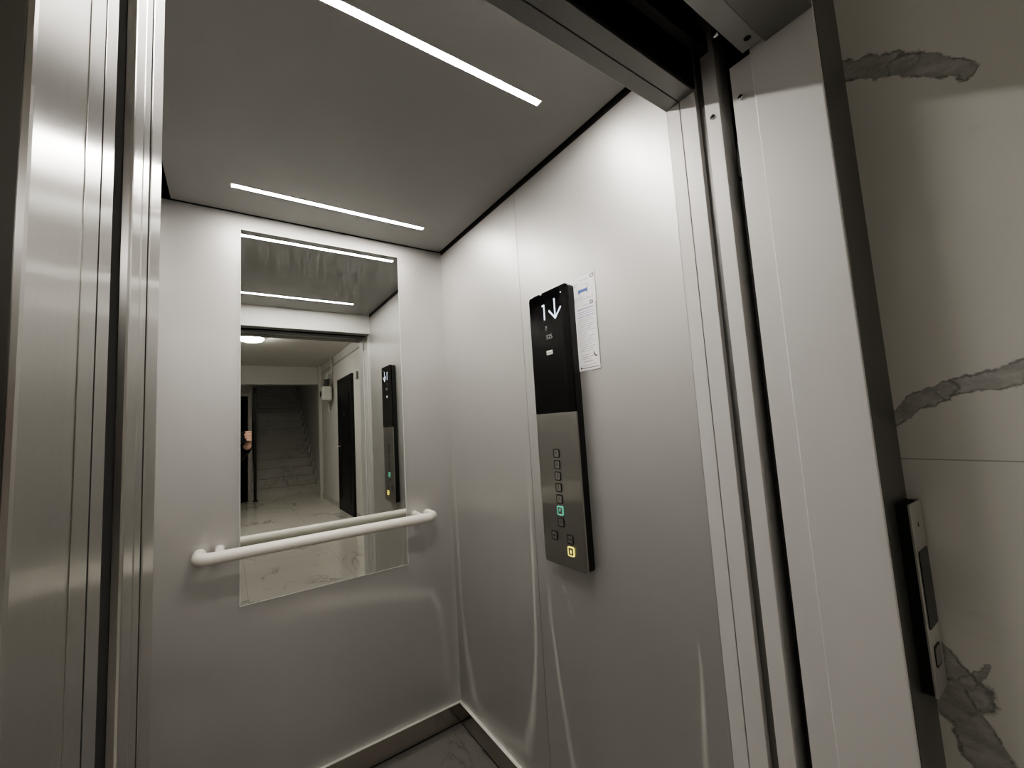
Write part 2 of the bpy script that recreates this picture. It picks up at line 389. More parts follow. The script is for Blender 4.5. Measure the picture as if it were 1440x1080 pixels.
# car entrance: return panel and strips at the left, strips at the right, header above
ZH = 1.968
cf = struct('trim_3', boxes((XW - .01, XL, -1.2435, -1.173, 0, ZH + .2), bev=.002), 'steel')
cr = struct('trim_4', boxes((0, .02, -1.268, -1.2365, 0, 2.2), (0, .02, -1.306, -1.270, 0, 2.2), bev=.0006), 'jamb')
rc = struct('trim_5', boxes((.014, .04, -1.327, -1.305, 0, 2.28)), 'header')
cs = struct('trim_6', boxes((0, .05, -1.3555, -1.325, 0, 2.28), bev=.001), 'jamb')
def screw(parent, y, z):
    bm = bmesh.new(); cyl(bm, (.001, y, z), (-.0022, y, z), .0052, 20); s = obj('screw', bm, 'chrome', parent, True)
    bm = bmesh.new()
    fr = frame((-.0023, y, z), (0, -1, 0), (0, 0, 1))
    for a in (0.4, 0.4 + PI / 2):
        c_, s_ = math.cos(a), math.sin(a)
        prism(bm, [(c_ * u - s_ * v, s_ * u + c_ * v) for u, v in ((-.003, -.0006), (.003, -.0006), (.003, .0006), (-.003, .0006))], .0003, fr)
    obj('screw_slot', bm, 'black', s)
screw(cs, -1.340, 1.884)
ch = struct('trim_7', boxes((XW, .0, -1.2685, -1.236, ZH, 2.30), (XW, .0, -1.306, -1.270, ZH + .001, 2.2), bev=.0008), 'header')
obj('inner_face', boxes((XW, .0, -1.2362, -1.2352, ZH + .0012, 2.30)), 'jamb', ch)
obj('cavity_shade', boxes((XW, .0, -1.3085, -1.3062, ZH + .006, 2.30)), 'black', ch)  # black sheet painting in the dark of the cavity past the header
# sliding car door, two leaves parked behind the left return; only their leading edges show
d1 = struct('door_1', boxes((-1.42, XL, -1.288, -1.256, .012, ZH + .03), bev=.002), 'steel')
obj('door_leaf', boxes((-1.42, XL + .001, -1.338, -1.298, .012, ZH + .03), bev=.002), 'steel', d1)
obj('gap_shade', boxes((-1.42, XL - .0008, -1.298, -1.288, .012, ZH), (-1.42, XL - .0008, -1.2555, -1.244, .012, ZH), (-1.42, XL - .005, -1.387, -1.3385, .012, ZH)), 'dark_matte', d1)  # dark fillers stand in for shade in the grooves and running gap
obj('door_sill', boxes((-1.42, .05, -1.352, -1.236, -.05, -.001), bev=.001), 'steel_dark', d1)
dt = obj('door_track', boxes((-1.45, .05, -1.345, -1.325, 2.03, 2.075), (-1.45, .05, -1.352, -1.348, 2.10, 2.2), bev=.002), 'black_metal', d1)
bm = bmesh.new()
for xx in (-.075, -.115, -.42): cyl(bm, (xx, -1.352, 2.09), (xx, -1.372, 2.09), .014, 20)
obj('track_roller', bm, 'dark_matte', d1, True)

# dark shaft space between car and landing
struct('trim_8', boxes((-1.6, .16, -1.43, -1.31, 2.40, 2.42), (.09, .10, -1.40, -1.306, -.05, 2.42), (-1.6, -1.59, -1.45, -1.24, -.05, 2.42),
                       (-1.6, .1, -1.40, -1.345, -.30, -.28), (-1.6, .16, -1.425, -1.415, 1.985, 2.42), (-1.6, .1, -1.322, -1.310, 2.14, 2.42)), 'black')

# landing door: frame (right and left jamb, header, front faces), leaves, track
d2 = struct('door_2', boxes((0, XM, YF, -1.4225, 0, 2.30), bev=.0022), 'jamb')
obj('frame_face_shade', boxes((.0025, XM, YF - .0012, YF, 0, 2.30), (XL - .6, XL - .0025, YF - .0012, YF, 0, 2.30)), 'face', d2)
obj('jamb_strip', boxes((.0035, .05, -1.4225, -1.381, 0, ZH - .004), bev=.0006), 'jamb', d2)
screw(d2, -1.398, 1.887)
obj('frame_jamb', boxes((XL - .6, XL, YF, -1.4265, 0, 2.30), bev=.0022), 'steel', d2)
obj('seam_line', boxes((XL - .002, XL + .0004, -1.4606, -1.4596, 0, ZH)), 'steel_dark', d2)
obj('frame_header', boxes((XL, 0, YF, -1.452, 1.962, 2.30), bev=.0015), 'header', d2)
tk = obj('track_cover', boxes((XL, -.006, -1.4505, -1.413, 1.966, 1.985), bev=.001), 'galv', d2)
bm = bmesh.new(); cyl(bm, (-.034, -1.436, 1.9655), (-.034, -1.436, 1.972), .0062, 20)
obj('bolt_hole', bm, 'black', tk)
bm = bmesh.new(); cyl(bm, (-.092, -1.411, 1.967), (-.092, -1.405, 1.967), .004, 16); cyl(bm, (-.092, -1.405, 1.967), (-.092, -1.402, 1.967), .0022, 12)
obj('track_bolt', bm, 'chrome', tk, True)
obj('door_leaf', boxes((-1.42, XL - .001, -1.421, -1.389, .012, ZH + .03), bev=.002), 'steel', d2)
obj('gap_shade', boxes((-1.42, XL - .0008, -1.4262, -1.4212, .012, ZH)), 'dark_matte', d2)  # dark filler painting in the groove's shade
obj('door_sill', boxes((-1.42, .09, -1.53, -1.384, -.05, -.001), bev=.001), 'steel_dark', d2)
obj('pocket_seal', boxes((.026, .032, -1.3765, -1.3655, 0, 1.735), (.04, .046, -1.379, -1.370, 0, 1.90), bev=.001), 'black_metal', d2)
bm = bmesh.new(); fr = frame((.03, -1.3655, 1.735), (0, -1, 0), (0, 0, 1)); prism(bm, [(0, .012), (.010, .002), (.011, .05), (.004, .085)], .006, fr)
obj('pocket_bracket', bm, 'black_metal', d2)

# ------------------------------------------------------------------ hall outside the lift
struct('floor.001', box(-2.0, 1.0, -8.5, YF + .001, -.05, 0), 'marble_floor')
struct('ceiling.001', boxes((-2.0, 1.0, -8.46, YF, HC, HC + .05)), 'plaster')
struct('wall_front', boxes((-2.0, XM, YF, YF + .02, 2.30, HC), (-2.0, XL - .6, YF, YF + .02, 0, 2.3)), 'plaster')
struct('wall_pier', boxes((XM, XH + .12, -1.93, YF + .08, 0, HC)), 'marble')
struct('wall_hall_right', boxes((XH, XH + .12, -7.55, -1.93, 0, HC), (.83, XH + .12, -13.7, -7.55, 0, 6.2)), 'plaster')
struct('wall_hall_left', boxes((-2.0, -1.9, -8.5, YF, 0, HC)), 'plaster')
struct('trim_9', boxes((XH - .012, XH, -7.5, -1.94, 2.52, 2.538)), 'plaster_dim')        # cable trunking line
struct('trim_10', boxes((XH - .055, XH + .07, -7.62, -7.50, 0, HC), bev=.004), 'plaster')   # pilaster by the stairs
struct('trim_11', boxes((-1.9, .83, -7.80, -7.62, 2.32, HC), bev=.004), 'plaster')         # beam above the stairs
struct('baseboard_hall', boxes((XH - .012, XH, -7.5, -5.93, 0, .085), (XH - .012, XH, -4.80, -1.94, 0, .085)), 'marble_stair')
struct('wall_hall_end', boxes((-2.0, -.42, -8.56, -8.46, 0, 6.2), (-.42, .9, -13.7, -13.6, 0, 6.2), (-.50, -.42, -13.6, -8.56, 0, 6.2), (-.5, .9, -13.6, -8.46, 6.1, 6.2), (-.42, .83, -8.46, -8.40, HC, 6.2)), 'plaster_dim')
# staircase
bm = bmesh.new()
R0, T0 = .19, .27
for i in range(18):
    y0 = -8.46 - i * T0
    bx(bm, -.42, .83, y0 - T0 - .002, y0, 0 if i == 0 else (i - 1) * R0 + .02, (i + 1) * R0 - .03)
    bx(bm, -.42, .83, y0 - T0 - .002, y0 + .018, (i + 1) * R0 - .03, (i + 1) * R0, bev=.004)
st = struct('trim_12', bm, 'marble_stair')
bm = bmesh.new()
for i in range(18):
    y0 = -8.46 - i * T0
    bx(bm, .812, .83, y0 - T0, y0 + .02, (i + 1) * R0 - .19, (i + 1) * R0 + .09)
struct('baseboard_stair', bm, 'plaster')
# black post and railing at the foot of the stairs
sr = thing('stair_railing', 'black metal stair railing with a full height post at the foot of the stairs', 'railing', (-.37, -8.36, 0))
obj('post', box(-.395, -.345, -8.385, -8.335, 0, 2.32, bev=.003), 'black_metal', sr)
obj('foot_plate', box(-.42, -.32, -8.41, -8.31, 0, .012, bev=.002), 'black_metal', sr)
bm = bmesh.new()
for i in range(3): tube(bm, [(-.37, -8.385, .55 + i * .25), (-.37, -8.6, .62 + i * .25), (-.37, -10.6, 2.03 + i * .25)], .014, 10)
obj('handrail_bar', bm, 'black_metal', sr)
# black doors
def flat_door(name, fr, w, h, hx):
    bm = bmesh.new(); prism(bm, [(-w/2, 0), (w/2, 0), (w/2, h), (-w/2, h)], .03, fr, .003)
    for cy, hh in ((h * .27, h * .36), (h * .70, h * .40)):
        ring(bm, w * .72, hh, .01, .018, .036, fr, 0, cy)
    d = struct(name, bm, 'doorblack')
    bm = bmesh.new()
    for a in ((-w/2 - .06, -w/2 - .002), (w/2 + .002, w/2 + .06)): prism(bm, [(a[0], 0), (a[1], 0), (a[1], h + .06), (a[0], h + .06)], .035, fr)
    prism(bm, [(-w/2 - .002, h + .002), (w/2 + .002, h + .002), (w/2 + .002, h + .06), (-w/2 - .002, h + .06)], .035, fr)
    obj('door_frame', bm, 'doorblack', d)
    P = lambda x, y, z: fr @ Vector((x, y, z))
    bm = bmesh.new(); prism(bm, rrect(.045, .24, .01, hx, 1.04), .037, fr)
    obj('lock_plate', bm, 'meter_dark', d)
    bm = bmesh.new(); s = 1 if hx < 0 else -1
    tube(bm, [P(hx, 1.06, .03), P(hx, 1.06, .08), P(hx + s * .012, 1.06, .088), P(hx + s * .12, 1.06, .088)], .010, 12)
    obj('door_handle', bm, 'satin', d, True)
    bm = bmesh.new(); tube(bm, [P(hx * .1, 1.58, .028), P(hx * .1, 1.58, .036)], .012, 16); obj('peephole', bm, 'chrome', d, True)
    return d
flat_door('door_3', frame((XH, -5.37, 0), (0, -1, 0), (0, 0, 1)), .88, 2.13, .32)
flat_door('door_4', frame((-.98, -8.46, 0), (1, 0, 0), (0, 0, 1)), .86, 2.1, .36)

# hall ceiling lamp
hl = thing('ceiling_lamp', 'round glowing white ceiling lamp in the hall outside, seen in the mirror', 'lamp', (-.57, -4.92, HC))
bm = bmesh.new(); lathe(bm, [(.165, 0), (.165, -.022), (.155, -.026)], (-.57, -4.92, HC)); obj('lamp_base', bm, 'white_frame', hl, True)
bm = bmesh.new(); lathe(bm, [(.152, -.02), (.150, -.035), (.125, -.058), (.08, -.072), (.02, -.078)], (-.57, -4.92, HC)); obj('lamp_shade', bm, 'lamp', hl, True)
# gas meter on the hall wall
gm = thing('gas_meter', 'white gas meter with dark fittings hanging from a pipe on the hall wall', 'meter', (XH, -6.42, 1.88))
obj('meter_body', box(XH - .20, XH - .035, -6.56, -6.28, 1.88, 2.14, bev=.03), 'meter', gm)
bm = bmesh.new(); cyl(bm, (XH - .20, -6.42, 2.01), (XH - .215, -6.42, 2.01), .05); obj('meter_dial', bm, 'meter_dark', gm, True)
for yy in (-6.50, -6.34):
    bm = bmesh.new()
    cyl(bm, (XH - .11, yy, 2.13), (XH - .11, yy, 2.24), .024)
    cyl(bm, (XH - .11, yy, 2.17), (XH - .11, yy, 2.20), .034)
    if yy > -6.4: bx(bm, XH - .16, XH - .07, -6.38, -6.30, 2.20, 2.27, bev=.01)
    obj('meter_fitting', bm, 'meter_dark', gm)
bm = bmesh.new(); tube(bm, [(XH - .11, -6.34, 2.24), (XH - .11, -6.34, 2.34), (XH - .10, -6.34, 2.37), (XH - .03, -6.34, 2.40), (XH - .03, -6.34, HC)], .018, 12); obj('pipe', bm, 'meter', gm, True)
bm = bmesh.new(); tube(bm, [(XH - .11, -6.50, 2.24), (XH - .11, -6.50, 2.30), (XH - .03, -6.55, 2.30), (XH - .03, -6.60, 2.28), (XH - .03, -6.60, 1.70), (XH, -6.60, 1.68)], .014, 12); obj('outlet_pipe', bm, 'meter', gm, True)
bm = bmesh.new(); bx(bm, XH - .03, XH + .004, -4.66, -4.58, 2.07, 2.18, bev=.006)
jb = thing('junction_box', 'small grey box high on the hall wall beside the black door', 'box', (XH, -4.62, 2.07))
obj('box_body', bm, 'galv', jb)
obj('box_cover', box(XH - .034, XH - .03, -4.653, -4.587, 2.078, 2.172, bev=.001), 'meter', jb)

# ------------------------------------------------------------------ LED strips
for (yc, lab) in ((-.985, 'long LED strip light in the cabin ceiling, nearer the doorway'), (-.197, 'LED strip light in the cabin ceiling, farther from the doorway and above the mirror')):
    t = thing('ceiling_light', lab, 'light', (-.50, yc, H), 'LED strips in the lift ceiling')
    obj('diffuser', box(-.834, -.172, yc - .0085, yc + .0085, H - .0011, H + .006), 'led', t)
    obj('housing', boxes((-.838, -.168, yc - .011, yc - .0087, H - .0009, H + .006), (-.838, -.168, yc + .0087, yc + .011, H - .0009, H + .006),
                         (-.838, -.8345, yc - .0087, yc + .0087, H - .0009, H + .006), (-.1715, -.168, yc - .0087, yc + .0087, H - .0009, H + .006)), 'led_rim', t)

# ------------------------------------------------------------------ mirror
mr = thing('wall_mirror', 'tall frameless rectangular mirror on the back wall behind the handrail', 'mirror', (-.5105, 0, .706))
obj('mirror_glass', box(-.8045, -.2165, -.0045, -.0005, .7075, 2.0385), 'mirror', mr)
bm = bmesh.new(); fr = frame((-.5105, -.0003, 1.373), (1, 0, 0), (0, 0, 1)); ring(bm, .592, 1.335, .001, .0018, .0045, fr); obj('polished_edge', bm, 'glass_edge', mr)

# ------------------------------------------------------------------ handrail
hr = thing('handrail', 'cream round handrail with bent ends across the back wall and mirror', 'handrail', (-.52, 0, .90))
YR, ZR, RR, BR = -.09, .900, .019, .035
pts = [(-.916, -.004, ZR)]
for i in range(9):
    a = i * PI / 2 / 8; pts.append((-.916 + BR * (1 - math.cos(a)), YR + BR - BR * math.sin(a), ZR))
for i in range(9):
    a = i * PI / 2 / 8; pts.append((-.124 - BR + BR * math.sin(a), YR + BR - BR * math.cos(a), ZR))
pts.append((-.124, -.004, ZR))
bm = bmesh.new(); tube(bm, pts, RR, 24); o = obj('rail', bm, 'rail', hr); smooth_by_angle(o)
for xx in (-.862, -.178):
    bm = bmesh.new(); cyl(bm, (xx, YR + .012, ZR + .006), (xx, -.004, ZR + .006), .012, 20); q = obj('bracket', bm, 'rail', hr, False); smooth_by_angle(q)
    bm = bmesh.new(); cyl(bm, (xx, -.005, ZR + .006), (xx, 0, ZR + .006), .0145, 24); q2 = obj('wall_rosette', bm, 'rail', q); smooth_by_angle(q2)

# ------------------------------------------------------------------ car operating panel
XP = -.030
cp = thing('control_panel', 'tall black and steel lift control panel with floor buttons on the right wall', 'control panel', (0, -.796, .843))
FP = frame((XP, -.796, 1.255), (0, -1, 0), (0, 0, 1))      # viewer's right is -y, normal is -x
W, HH = .184, .826
zg = 1.291 - 1.255
def top_half():
    p = rrect(W, HH, .012); q = [(x, y) for x, y in p if y > 0]
    q = sorted(q, key=lambda c: 0)
    r = [c for c in q if c[0] > 0]; l = [c for c in q if c[0] < 0]
    n0 = -.032
    return [(W/2, zg)] + r + [(n0 + .007, HH/2), (n0 + .005, HH/2 - .005), (n0 - .005, HH/2 - .005), (n0 - .007, HH/2)] + l + [(-W/2, zg)]
bm = bmesh.new(); prism(bm, top_half(), .005, FP.copy() @ Matrix.Translation((0, 0, -.005)), .0012); obj('display_glass', bm, 'blackglass', cp)
p = rrect(W, HH, .012); l = [c for c in p if c[1] < 0 and c[0] < 0]; r = [c for c in p if c[1] < 0 and c[0] > 0]
bm = bmesh.new(); prism(bm, [(W/2, zg - .001), (-W/2, zg - .001)] + l + r, .005, FP.copy() @ Matrix.Translation((0, 0, -.005)), .0012); obj('steel_faceplate', bm, 'panel_steel', cp)
bm = bmesh.new(); prism(bm, rrect(W - .004, HH - .004, .012), .0248, frame((0, -.796, 1.255), (0, -1, 0), (0, 0, 1))); obj('back_box', bm, 'blackside', cp)
def at(y, z): return frame((XP - .0002, y, z), (0, -1, 0), (0, 0, 1))
# floor number and arrow
bm = bmesh.new(); fr = at(-.796, 1.6)
def bar(bm, y0, z0, y1, z1, w, d=.0005):
    a = Vector((-(y0 + .796), z0 - 1.6)); b = Vector((-(y1 + .796), z1 - 1.6)); t = (b - a).normalized(); n = Vector((-t.y, t.x)) * w / 2
    prism(bm, [tuple(a + n)[:2], tuple(a - n)[:2], tuple(b - n)[:2], tuple(b + n)[:2]], d, fr)
bar(bm, -.7790, 1.629, -.7790, 1.580, .0055); bar(bm, -.7695, 1.6265, -.7790, 1.6265, .005)
obj('floor_number', bm, 'disp', cp)
bm = bmesh.new(); bar(bm, -.829, 1.636, -.829, 1.576, .0055); bar(bm, -.8015, 1.604, -.8302, 1.5745, .0055); bar(bm, -.8565, 1.604, -.8278, 1.5745, .0055)
obj('down_arrow', bm, 'disp', cp)
bm = bmesh.new(); cyl(bm, (XP - .001, -.860, 1.646), (XP, -.860, 1.646), .0018, 12); obj('indicator_dot', bm, 'disp', cp)
bm = bmesh.new(); text(bm, '525', .020, at(-.795, 1.524)); text(bm, '7', .018, at(-.783, 1.552)); obj('load_text', bm, 'dim', cp)
bm = bmesh.new(); prism(bm, rrect(.028, .013, .0012), .0004, at(-.792, 1.476)); s = obj('sticker', bm, 'label', cp)
bm = bmesh.new()
for k in range(5): prism(bm, rrect(.003, .0055, .0005, -.009 + .0042 * k, -.0012), .0003, at(-.792, 1.476) @ Matrix.Translation((0, 0, .0004)))
obj('sticker_print', bm, 'ink', s)
# buttons
def button(y, z, glyph, ringm='btn_ring', lit=False):
    fr = at(y, z)
    bm = bmesh.new(); prism(bm, rrect(.0215, .0215, .0035), .0016, fr, .0004); b = obj('button', bm, 'btn', cp)
    bm = bmesh.new(); ring(bm, .0265, .0265, .005, .0030 if lit else .0028, .0020 if lit else .0018, fr); obj('button_ring', bm, ringm, b)
    bm = bmesh.new()
    f2 = fr @ Matrix.Translation((0, 0, .0016))
    if glyph == 'bell':
        prism(bm, [(-.0045, -.0035), (.0045, -.0035), (.003, -.0015), (.003, .002), (.0015, .0045), (-.0015, .0045), (-.003, .002), (-.003, -.0015)], .0004, f2)
        prism(bm, rrect(.003, .0016, .0007, 0, -.005), .0004, f2)
        obj('bell_symbol', bm, 'ring_yellow', b)
    else:
        if glyph == 'open':
            prism(bm, [(-.006, 0), (-.0015, -.004), (-.0015, .004)], .0004, f2); prism(bm, [(.006, 0), (.0015, .004), (.0015, -.004)], .0004, f2)
        elif glyph == 'close':
            prism(bm, [(-.0015, 0), (-.006, .004), (-.006, -.004)], .0004, f2); prism(bm, [(.0015, 0), (.006, -.004), (.006, .004)], .0004, f2)
        else: text(bm, glyph, .013, f2 @ Matrix.Translation((-.001, .001, 0)), .0003)
        obj('button_symbol', bm, 'ring_green' if lit else 'glyph', b)
yc = -.791
for i, g in enumerate(('5', '4', '3', '2', '1', '0', '-1')):
    button(yc, 1.170 - i * .0336, g, 'ring_green' if g == '0' else 'btn_ring', g == '0')
button(-.757, .926, 'open'); button(-.826, .926, 'close'); button(-.826, .892, 'bell', 'ring_yellow', True)

# ------------------------------------------------------------------ notices taped beside the panel
def lines(bm, fr, rows):
    for (x0, x1, y, h) in rows: prism(bm, [(x0, y), (x1, y), (x1, y + h), (x0, y + h)], .00012, fr)
FN = lambda y, z, x: frame((x, y, z), (0, -1, 0), (0, 0, 1))
n1 = thing('notice', 'white paper notice with a blue telephone picture, upper of the two beside the control panel', 'notice', (0, -.923, 1.592), 'notices beside the control panel')
f1 = FN(-.871, 1.592, -.0008)
bm = bmesh.new(); prism(bm, [(0, 0), (.101, 0), (.101, .086), (0, .086)], .0004, f1); obj('paper', bm, 'paper', n1)
f1b = f1 @ Matrix.Translation((0, 0, .0004))
bm = bmesh.new(); lines(bm, f1b, [(.045, .075, .073, .0014), (.006, .034, .066, .0012), (.006, .024, .061, .0012), (.050, .078, .060, .0008), ]); obj('printed_text', bm, 'ink', n1)
bm = bmesh.new(); lines(bm, f1b, [(.01, .05, .024, .0012), (.012, .09, .017, .001), (.03, .095, .012, .0008)]); obj('printed_footer', bm, 'ink', n1)
bm = bmesh.new(); prism(bm, rrect(.030, .009, .002, .052, .043), .00012, f1b); prism(bm, rrect(.006, .013, .002, .036, .042), .0002, f1b); prism(bm, rrect(.006, .013, .002, .068, .042), .0002, f1b)
bar2 = prism(bm, [(.070, .049), (.072, .049), (.076, .056), (.074, .056)], .00012, f1b); obj('telephone_picture', bm, 'ink_blue', n1)
bm = bmesh.new(); ring(bm, .014, .010, .001, .0022, .0002, f1b, .090, .077); lines(bm, f1b, [(.086, .094, .0765, .001)]); obj('printed_logo', bm, 'ink_dark', n1)
n2 = thing('notice', 'long white paper notice full of small text, lower of the two beside the control panel', 'notice', (0, -.927, 1.404), 'notices beside the control panel')
f2 = FN(-.8855, 1.404, -.0014)
bm = bmesh.new(); prism(bm, [(0, 0), (.083, 0), (.083, .201), (0, .201)], .0004, f2); obj('paper', bm, 'paper', n2)
f2b = f2 @ Matrix.Translation((0, 0, .0004))
rows = []
for k in range(17):
    yy = .148 - k * .0058
    if 7 <= k <= 8: rows += [(.008, .045, yy, .0009)]
    else: rows += [(.008, .066 + .008 * math.sin(k * 2.3), yy, .0009)]
rows += [(.012, .045, .044, .0011), (.013, .042, .037, .0013), (.048, .066, .038, .0013), (.012, .05, .032, .0009), (.022, .056, .024, .0016), (.014, .07, .014, .001)]
bm = bmesh.new(); lines(bm, f2b, rows); obj('printed_text', bm, 'ink', n2)
bm = bmesh.new(); lines(bm, f2b, [(.010, .075, .176, .0022), (.012, .074, .168, .0013), (.010, .078, .162, .0012), (.010, .076, .1545, .0016), (.034, .058, .186, .001)]); obj('printed_heading', bm, 'ink_blue', n2)
bm = bmesh.new(); ring(bm, .012, .010, .001, .0024, .0002, f2b, .068, .190); lines(bm, f2b, [(.064, .072, .1895, .001)]); obj('printed_logo', bm, 'ink_dark', n2)
bm = bmesh.new(); prism(bm, rrect(.005, .006, .001, .009, .008), .00012, f2b); lines(bm, f2b, [(.0115, .078, .006, .0018)]); obj('bottom_bar', bm, 'ink_dark', n2)
bm = bmesh.new()
hs = [(0, 0), (.002, -.001), (.003, -.005), (.0065, -.010), (.010, -.012), (.013, -.010), (.0125, -.0135), (.010, -.0155), (.006, -.014), (.002, -.010), (-.0005, -.005)]
prism(bm, [(x + .062, y + .050) for x, y in reversed(hs)], .00012, f2b); obj('telephone_handset', bm, 'ink_dark', n2)

# ------------------------------------------------------------------ landing call panel on the frame front
FC = frame((.0805, YF, .955), (1, 0, 0), (0, 0, 1))     # normal is -y
lc = thing('call_panel', 'narrow black-sided lift call panel on the door frame front beside the marble', 'call panel', (.0805, YF, .81))
bm = bmesh.new(); prism(bm, rrect(.062, .29, .006), .0165, FC); obj('back_box', bm, 'blackside', lc)
bm = bmesh.new(); prism(bm, rrect(.064, .292, .006), .003, FC @ Matrix.Translation((0, 0, .0165)), .0008); obj('steel_faceplate', bm, 'steel', lc)
bm = bmesh.new(); prism(bm, rrect(.050, .118, .004, .002, .012), .0012, FC @ Matrix.Translation((0, 0, .0195))); sc = obj('display_glass', bm, 'blackglass', lc)
bm = bmesh.new(); fb = FC @ Matrix.Translation((0, -.09, .0195)); prism(bm, rrect(.026, .026, .005), .0018, fb, .0005); bb = obj('call_button', bm, 'btn', lc)
bm = bmesh.new(); ring(bm, .032, .032, .006, .0025, .0012, fb); obj('button_ring', bm, 'btn_ring', bb)
bm = bmesh.new(); fb = FC @ Matrix.Translation((0, .11, .0195)); prism(bm, [(-.004, -.003), (.004, -.003), (0, .005)], .0004, fb); obj('up_mark', bm, 'glyph', lc)

# ------------------------------------------------------------------ camera
yaw, pit, rol, FPX = .606048, .0945142, -.0606215, 581.076
CAM = Vector((-.842724, -1.7517384, 1.267488))
fw = Vector((math.sin(yaw) * math.cos(pit), math.cos(yaw) * math.cos(pit), math.sin(pit)))
rt = Vector((math.cos(yaw), -math.sin(yaw), 0)); up = rt.cross(fw)
r2 = rt * math.cos(rol) + up * math.sin(rol); u2 = -rt * math.sin(rol) + up * math.cos(rol)
cam = bpy.data.cameras.new('camera'); co = bpy.data.objects.new('camera', cam); C.objects.link(co)
m = Matrix((r2, u2, -fw)).transposed().to_4x4(); m.translation = CAM; co.matrix_world = m
cam.sensor_fit = 'HORIZONTAL'; cam.sensor_width = 36; cam.lens = FPX * 36 / 1440; cam.clip_start = .005
bpy.context.scene.camera = co

# ------------------------------------------------------------------ the photographer, seen in the mirror
Q = lambda r, u, f: CAM + r2 * r + u2 * u + fw * f
phn = thing('smartphone', 'dark smartphone held sideways by the person photographing the lift', 'phone', Q(.068, .026, -.0055))
PB = Matrix((r2, u2, -fw)).transposed().to_4x4(); PB.translation = Q(.068, .026, -.0018)
bm = bmesh.new(); prism(bm, rrect(.162, .076, .010), .0077, PB, .0015); obj('phone_body', bm, 'phone', phn)
PS = PB.copy(); PS.translation = Q(.068, .026, -.0095)
bm = bmesh.new(); prism(bm, rrect(.155, .070, .008), .0004, PS); obj('screen', bm, 'blackglass', phn)
bm = bmesh.new()
PL_ = PB.copy(); PL_.translation = Q(0, .0, -.0009)
prism(bm, rrect(.034, .034, .008, .0045, .010), .0010, PL_); cb = obj('camera_block', bm, 'phone', phn)
for (a, b_) in ((0, .020), (.016, .010)):
    bm = bmesh.new(); tube(bm, [Q(a, b_, -.0010), Q(a, b_, -.0003)], .0055, 20); obj('camera_lens', bm, 'lens', cb)

face = math.radians(24)
F_ = Vector((math.sin(face), math.cos(face), 0)); R_ = Vector((math.cos(face), -math.sin(face), 0))
BASE = Vector((-1.055, -2.14, 0))
P = lambda r, f, z: BASE + R_ * r + F_ * f + Vector((0, 0, z))
def cap(bm, chain, seg=14):
    """tapered round-ended chain: [(point, radius), ...]"""
    for p, r in chain: ball(bm, p, r, seg=seg)
    for (p, r), (q, s) in zip(chain, chain[1:]):
        if (q - p).length > 1e-4: tube(bm, [p, q], [r, s], seg)
def ell(bm, c, rad, mat=None, seg=20):
    q = bmesh.ops.create_uvsphere(bm, u_segments=seg, v_segments=seg // 2 + 2, radius=1)
    for v in q['verts']:
        o = Vector((v.co.x * rad[0], v.co.y * rad[1], v.co.z * rad[2]))
        v.co = (mat @ (Vector(c) + o)) if mat else (Vector(c) + o)
def loft(bm, rows, mat, seg=28):
    rings = [[bm.verts.new(mat @ Vector((rx * math.cos(2*PI*k/seg), cy + ry * math.sin(2*PI*k/seg), z))) for k in range(seg)] for z, rx, ry, cy in rows]
    for a, b in zip(rings, rings[1:]):
        for k in range(seg): bm.faces.new((a[k], a[(k+1) % seg], b[(k+1) % seg], b[k]))
    bm.faces.new(rings[0]); bm.faces.new(rings[-1]); bmesh.ops.recalc_face_normals(bm, faces=bm.faces)
def remesh(name, bm, voxel, mat, parent=None, it=4, origin=None):
    me = bpy.data.meshes.new('tmp'); bm.to_mesh(me); bm.free()
    o = bpy.data.objects.new('tmp', me); C.objects.link(o)
    md = o.modifiers.new('r', 'REMESH'); md.mode = 'VOXEL'; md.voxel_size = voxel; md.use_smooth_shade = True
    sm = o.modifiers.new('s', 'SMOOTH'); sm.factor = .5; sm.iterations = it
    me2 = bpy.data.meshes.new_from_object(o.evaluated_get(bpy.context.evaluated_depsgraph_get()))
    b2 = bmesh.new(); b2.from_mesh(me2)
    bpy.data.objects.remove(o); bpy.data.meshes.remove(me); bpy.data.meshes.remove(me2)
    return obj(name, b2, mat, parent, True, origin)
BM4 = Matrix((R_, F_, Vector((0, 0, 1)))).transposed().to_4x4(); BM4.translation = BASE
tilt = math.radians(-18)
HM = Matrix.Translation(P(0, .03, 1.525)) @ Matrix((R_, F_, Vector((0, 0, 1)))).transposed().to_4x4() @ Matrix.Rotation(tilt, 4, 'X')
# joints
shR, shL = P(.185, 0, 1.40), P(-.185, 0, 1.40)
wrR = Q(.190, -.034, -.060); elR = shR + (wrR - shR) * .5 + Vector((.02, -.06, -.17))
elL = P(-.235, -.03, 1.12); wrL = P(-.235, .04, .88)
bm = bmesh.new()
# legs, pelvis, torso, neck
for s in (-1, 1):
    cap(bm, [(P(s * .09, 0, .90), .088), (P(s * .10, .015, .50), .056), (P(s * .10, -.005, .36), .055), (P(s * .105, -.02, .09), .036)])
    cap(bm, [(P(s * .105, -.05, .045), .034), (P(s * .12, .09, .032), .032), (P(s * .125, .14, .026), .024)])
loft(bm, [(.84, .13, .09, 0), (.90, .160, .105, 0), (.98, .155, .102, 0), (1.08, .138, .096, .002), (1.18, .148, .102, .004), (1.28, .162, .108, .004), (1.36, .168, .098, -.002), (1.415, .155, .075, -.008), (1.445, .10, .060, -.010)], BM4)
cap(bm, [(P(0, -.01, 1.42), .062), (P(0, .02, 1.53), .055)])
# arms
cap(bm, [(shR - Vector((0, 0, .012)), .052), (elR, .042), (wrR, .027)]); cap(bm, [(shL - Vector((0, 0, .012)), .052), (elL, .042), (wrL, .027)])
